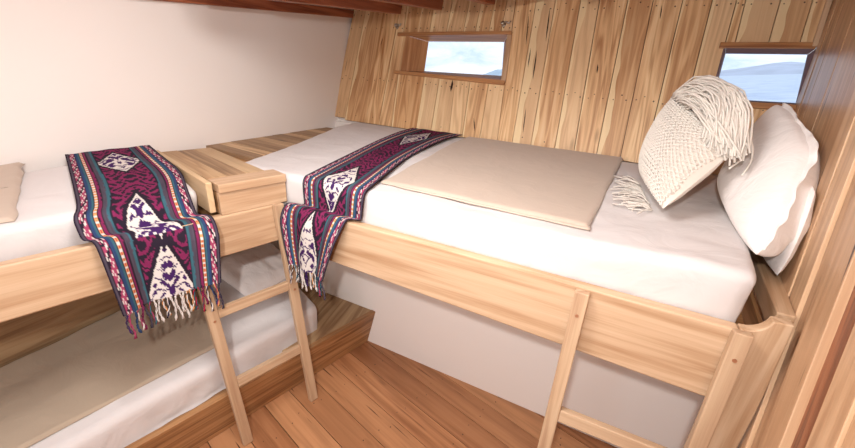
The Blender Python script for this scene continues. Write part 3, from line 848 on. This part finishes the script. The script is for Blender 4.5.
plain_cop = plain('screw plug', (178, 124, 92), .4, .5)
o1 = Pd*.002
# left ladder
tR = V((-1.341, 1.122, 1.166)); fR = V((-1.245, 1.150, 0)); dv = Ld*-.372
ladder((-1.3, .98, 0), [tR + dv, tR], [fR + dv, fR], .046, Pd, [(.662, .045), (.335, .045)], 'pale wooden ladder hooked on the rail of the upper bunk, standing by the lower bunk', Ld, (.62,))
# right ladder
ladder((.2, 1.1, 0), [(-.004, 1.147, 1.148), (.402, 1.147, 1.160)], [(-.004, 1.05, 0), (.402, 1.05, 0)], .044, -Y, [(.61, .05), (.31, .05)], 'pale wooden ladder leaning on the side rail of the wide bunk, near the side wall', X, (.93,))

# ------------------------------------------------------------------ hooks
for u, v, lab in ((-.07, .708, 'small steel hook on the plank wall, left above the wide window'), (.79, .715, 'small steel hook on the plank wall, right above the wide window')):
    c = HP(u, v, .004)
    t = thing('wall_hook', c, lab, 'hook', 'steel hooks above the wide window')
    a = Hd; m = MB()
    m.prism([c + a*math.cos(6.283*i/14)*.016 + hup.normalized()*math.sin(6.283*i/14)*.016 for i in range(14)], hn*.006, X, Y)
    m.build('base_plate', STEEL, t, smooth=False, bevel=.001)
    m = MB(); m.tube([c+hn*.005, c+hn*.02, c+hn*.034+Hd*.008, c+hn*.04+Hd*.03, c+hn*.036+Hd*.048-Zv*.006, c+hn*.034+Hd*.055+Zv*.008], .0045, 8)
    m.build('hook_arm', STEEL, t, smooth=True)
    m = MB()
    m.tube([c+hn*.010+hup*0, c+hn*.018, c+hn*.028, c+hn*.034], .011, 10, rf=lambda q: .7+.5*math.sin(q*3.1))
    m.build('hook_knob', STEEL, t, smooth=True)

# ------------------------------------------------------------------ outside: sea and islands
sn = V((-.08495983, -.01593779, .9962569))
sea_c = V((0, 0, 1.76)) - sn*3.0
sx = sn.cross(Y).normalized()*-1; sx = V((1, 0, 0)) - sn*sn.x; sx.normalize(); sy = sn.cross(sx)
def SP(x, y, h=0): return sea_c + sx*x + sy*y + sn*h
m, nt, bs = newmat('sea water')
tc = N(nt, 'ShaderNodeTexCoord'); n1 = N(nt, 'ShaderNodeTexNoise', Scale=.25, Detail=6, Roughness=.65); nt.links.new(tc.outputs['Object'], n1.inputs['Vector'])
nt.links.new(ramp(nt, n1.outputs['Fac'], [(.3, s2l((138, 166, 202))), (.7, s2l((206, 220, 238)))]), bs.inputs['Base Color'])
bs.inputs['Roughness'].default_value = .35
bp = N(nt, 'ShaderNodeBump', Strength=.6, Distance=.5); nt.links.new(n1.outputs['Fac'], bp.inputs['Height']); nt.links.new(bp.outputs[0], bs.inputs['Normal'])
b = MB(); S = 4000
b.prism([SP(-S, 6), SP(S, 6), SP(S, S), SP(-S, S)], -sn*.2, X, Y)
tag(b.build('sea', m, origin=tuple(SP(0, 6))), 'pale blue sea seen through both small windows', 'sea'); bpy.data.objects['sea']['kind'] = 'stuff'
def island(name, az0, az1, dist, hmax, col, label, seed, prof):
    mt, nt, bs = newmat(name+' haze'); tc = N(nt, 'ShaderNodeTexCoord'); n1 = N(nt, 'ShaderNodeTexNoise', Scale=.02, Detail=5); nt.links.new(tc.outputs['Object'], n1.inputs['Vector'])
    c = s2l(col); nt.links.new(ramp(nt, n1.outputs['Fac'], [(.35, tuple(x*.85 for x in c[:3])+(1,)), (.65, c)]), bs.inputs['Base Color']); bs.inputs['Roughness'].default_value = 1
    rows = []; n = 70
    for j in range(13):
        r_ = []
        for i in range(n+1):
            t = i/n; az = math.radians(lerp(az0, az1, t)); dd = dist*(1 + .05*j)
            h = hmax*prof(t)*math.sin(j/12*math.pi)**.7*(1+.18*noise.noise(V((t*9+seed, j*.5, 0)))) + hmax*.04*noise.noise(V((t*30+seed, j, 2)))*(1 if 0 < j < 12 else 0)
            r_.append(SP(dd*math.sin(az), dd*math.cos(az), h if 0 < j < 12 else -1))
        rows.append(r_)
    b = MB(); b.grid(rows)
    return tag(b.build(name, mt, smooth=True), label, 'island')
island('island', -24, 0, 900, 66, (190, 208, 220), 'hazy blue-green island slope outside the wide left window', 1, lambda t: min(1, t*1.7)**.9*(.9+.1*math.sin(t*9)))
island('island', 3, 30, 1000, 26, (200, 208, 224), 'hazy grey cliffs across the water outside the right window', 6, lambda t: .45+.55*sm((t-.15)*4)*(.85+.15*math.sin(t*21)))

# ------------------------------------------------------------------ world: bright hazy clouds
w = bpy.data.worlds.new('World'); bpy.context.scene.world = w; w.use_nodes = True; nt = w.node_tree
bg = nt.nodes['Background']; tc = N(nt, 'ShaderNodeTexCoord')
mp = N(nt, 'ShaderNodeMapping'); mp.inputs['Scale'].default_value = (3, 3, 9); nt.links.new(tc.outputs['Generated'], mp.inputs[0])
n1 = N(nt, 'ShaderNodeTexNoise', Scale=2.2, Detail=6, Roughness=.6, Distortion=.4); nt.links.new(mp.outputs[0], n1.inputs['Vector'])
nt.links.new(ramp(nt, n1.outputs['Fac'], [(.36, s2l((200, 218, 240))), (.6, s2l((248, 250, 253)))]), bg.inputs[0]); bg.inputs[1].default_value = 1.45

# ------------------------------------------------------------------ lights
def area(name, loc, tgt, size, power, col, shape='DISK'):
    l = bpy.data.lights.new(name, 'AREA'); l.energy = power; l.size = size; l.color = col; l.shape = shape
    o = bpy.data.objects.new(name, l); C.objects.link(o); o.location = loc
    o.rotation_euler = (V(tgt)-V(loc)).to_track_quat('-Z', 'Y').to_euler(); return o
area('cabin_lamp', (-.05, -.24, 2.05), (-.75, 1.5, .9), .07, 25, (1, .98, .96))
area('ceiling_fill', (-.7, .62, 2.39), (-.7, 1.2, 0), .7, 40, (1, .985, .965))  # unseen fill light added under the ceiling to brighten bed tops and hull
d = area('rear_fill', (-.65, -1.42, 1.25), (-.65, 1.0, .9), 1.0, 16, (1, .98, .96), 'RECTANGLE'); d.data.size = .9; d.data.size_y = 1.7  # fill light added behind the camera, set in the rear opening

# ------------------------------------------------------------------ camera
cam = bpy.data.cameras.new('Camera'); co = bpy.data.objects.new('Camera', cam); C.objects.link(co)
cam.sensor_width = 36; cam.lens = 371.942/855*36; cam.clip_start = .02; cam.clip_end = 20000
Mr = Matrix(((.88360784, .22114897, -.41271094), (.46497393, -.31070505, .82901244), (.05510387, -.92442171, -.37736992)))
rx, ry, rz = Mr.col[0], Mr.col[1], Mr.col[2]
Rm = Matrix((rx, -ry, -rz)).transposed()
co.matrix_world = Matrix.Translation((0, 0, 1.76)) @ Rm.to_4x4()
sc = bpy.context.scene; sc.camera = co
sc.view_settings.view_transform = 'Standard'; sc.view_settings.look = 'None'; sc.view_settings.gamma = 1; sc.view_settings.use_curve_mapping = False
sc.view_settings.exposure = -.04
for o in bpy.data.objects:
    if '_o' in o: del o['_o']
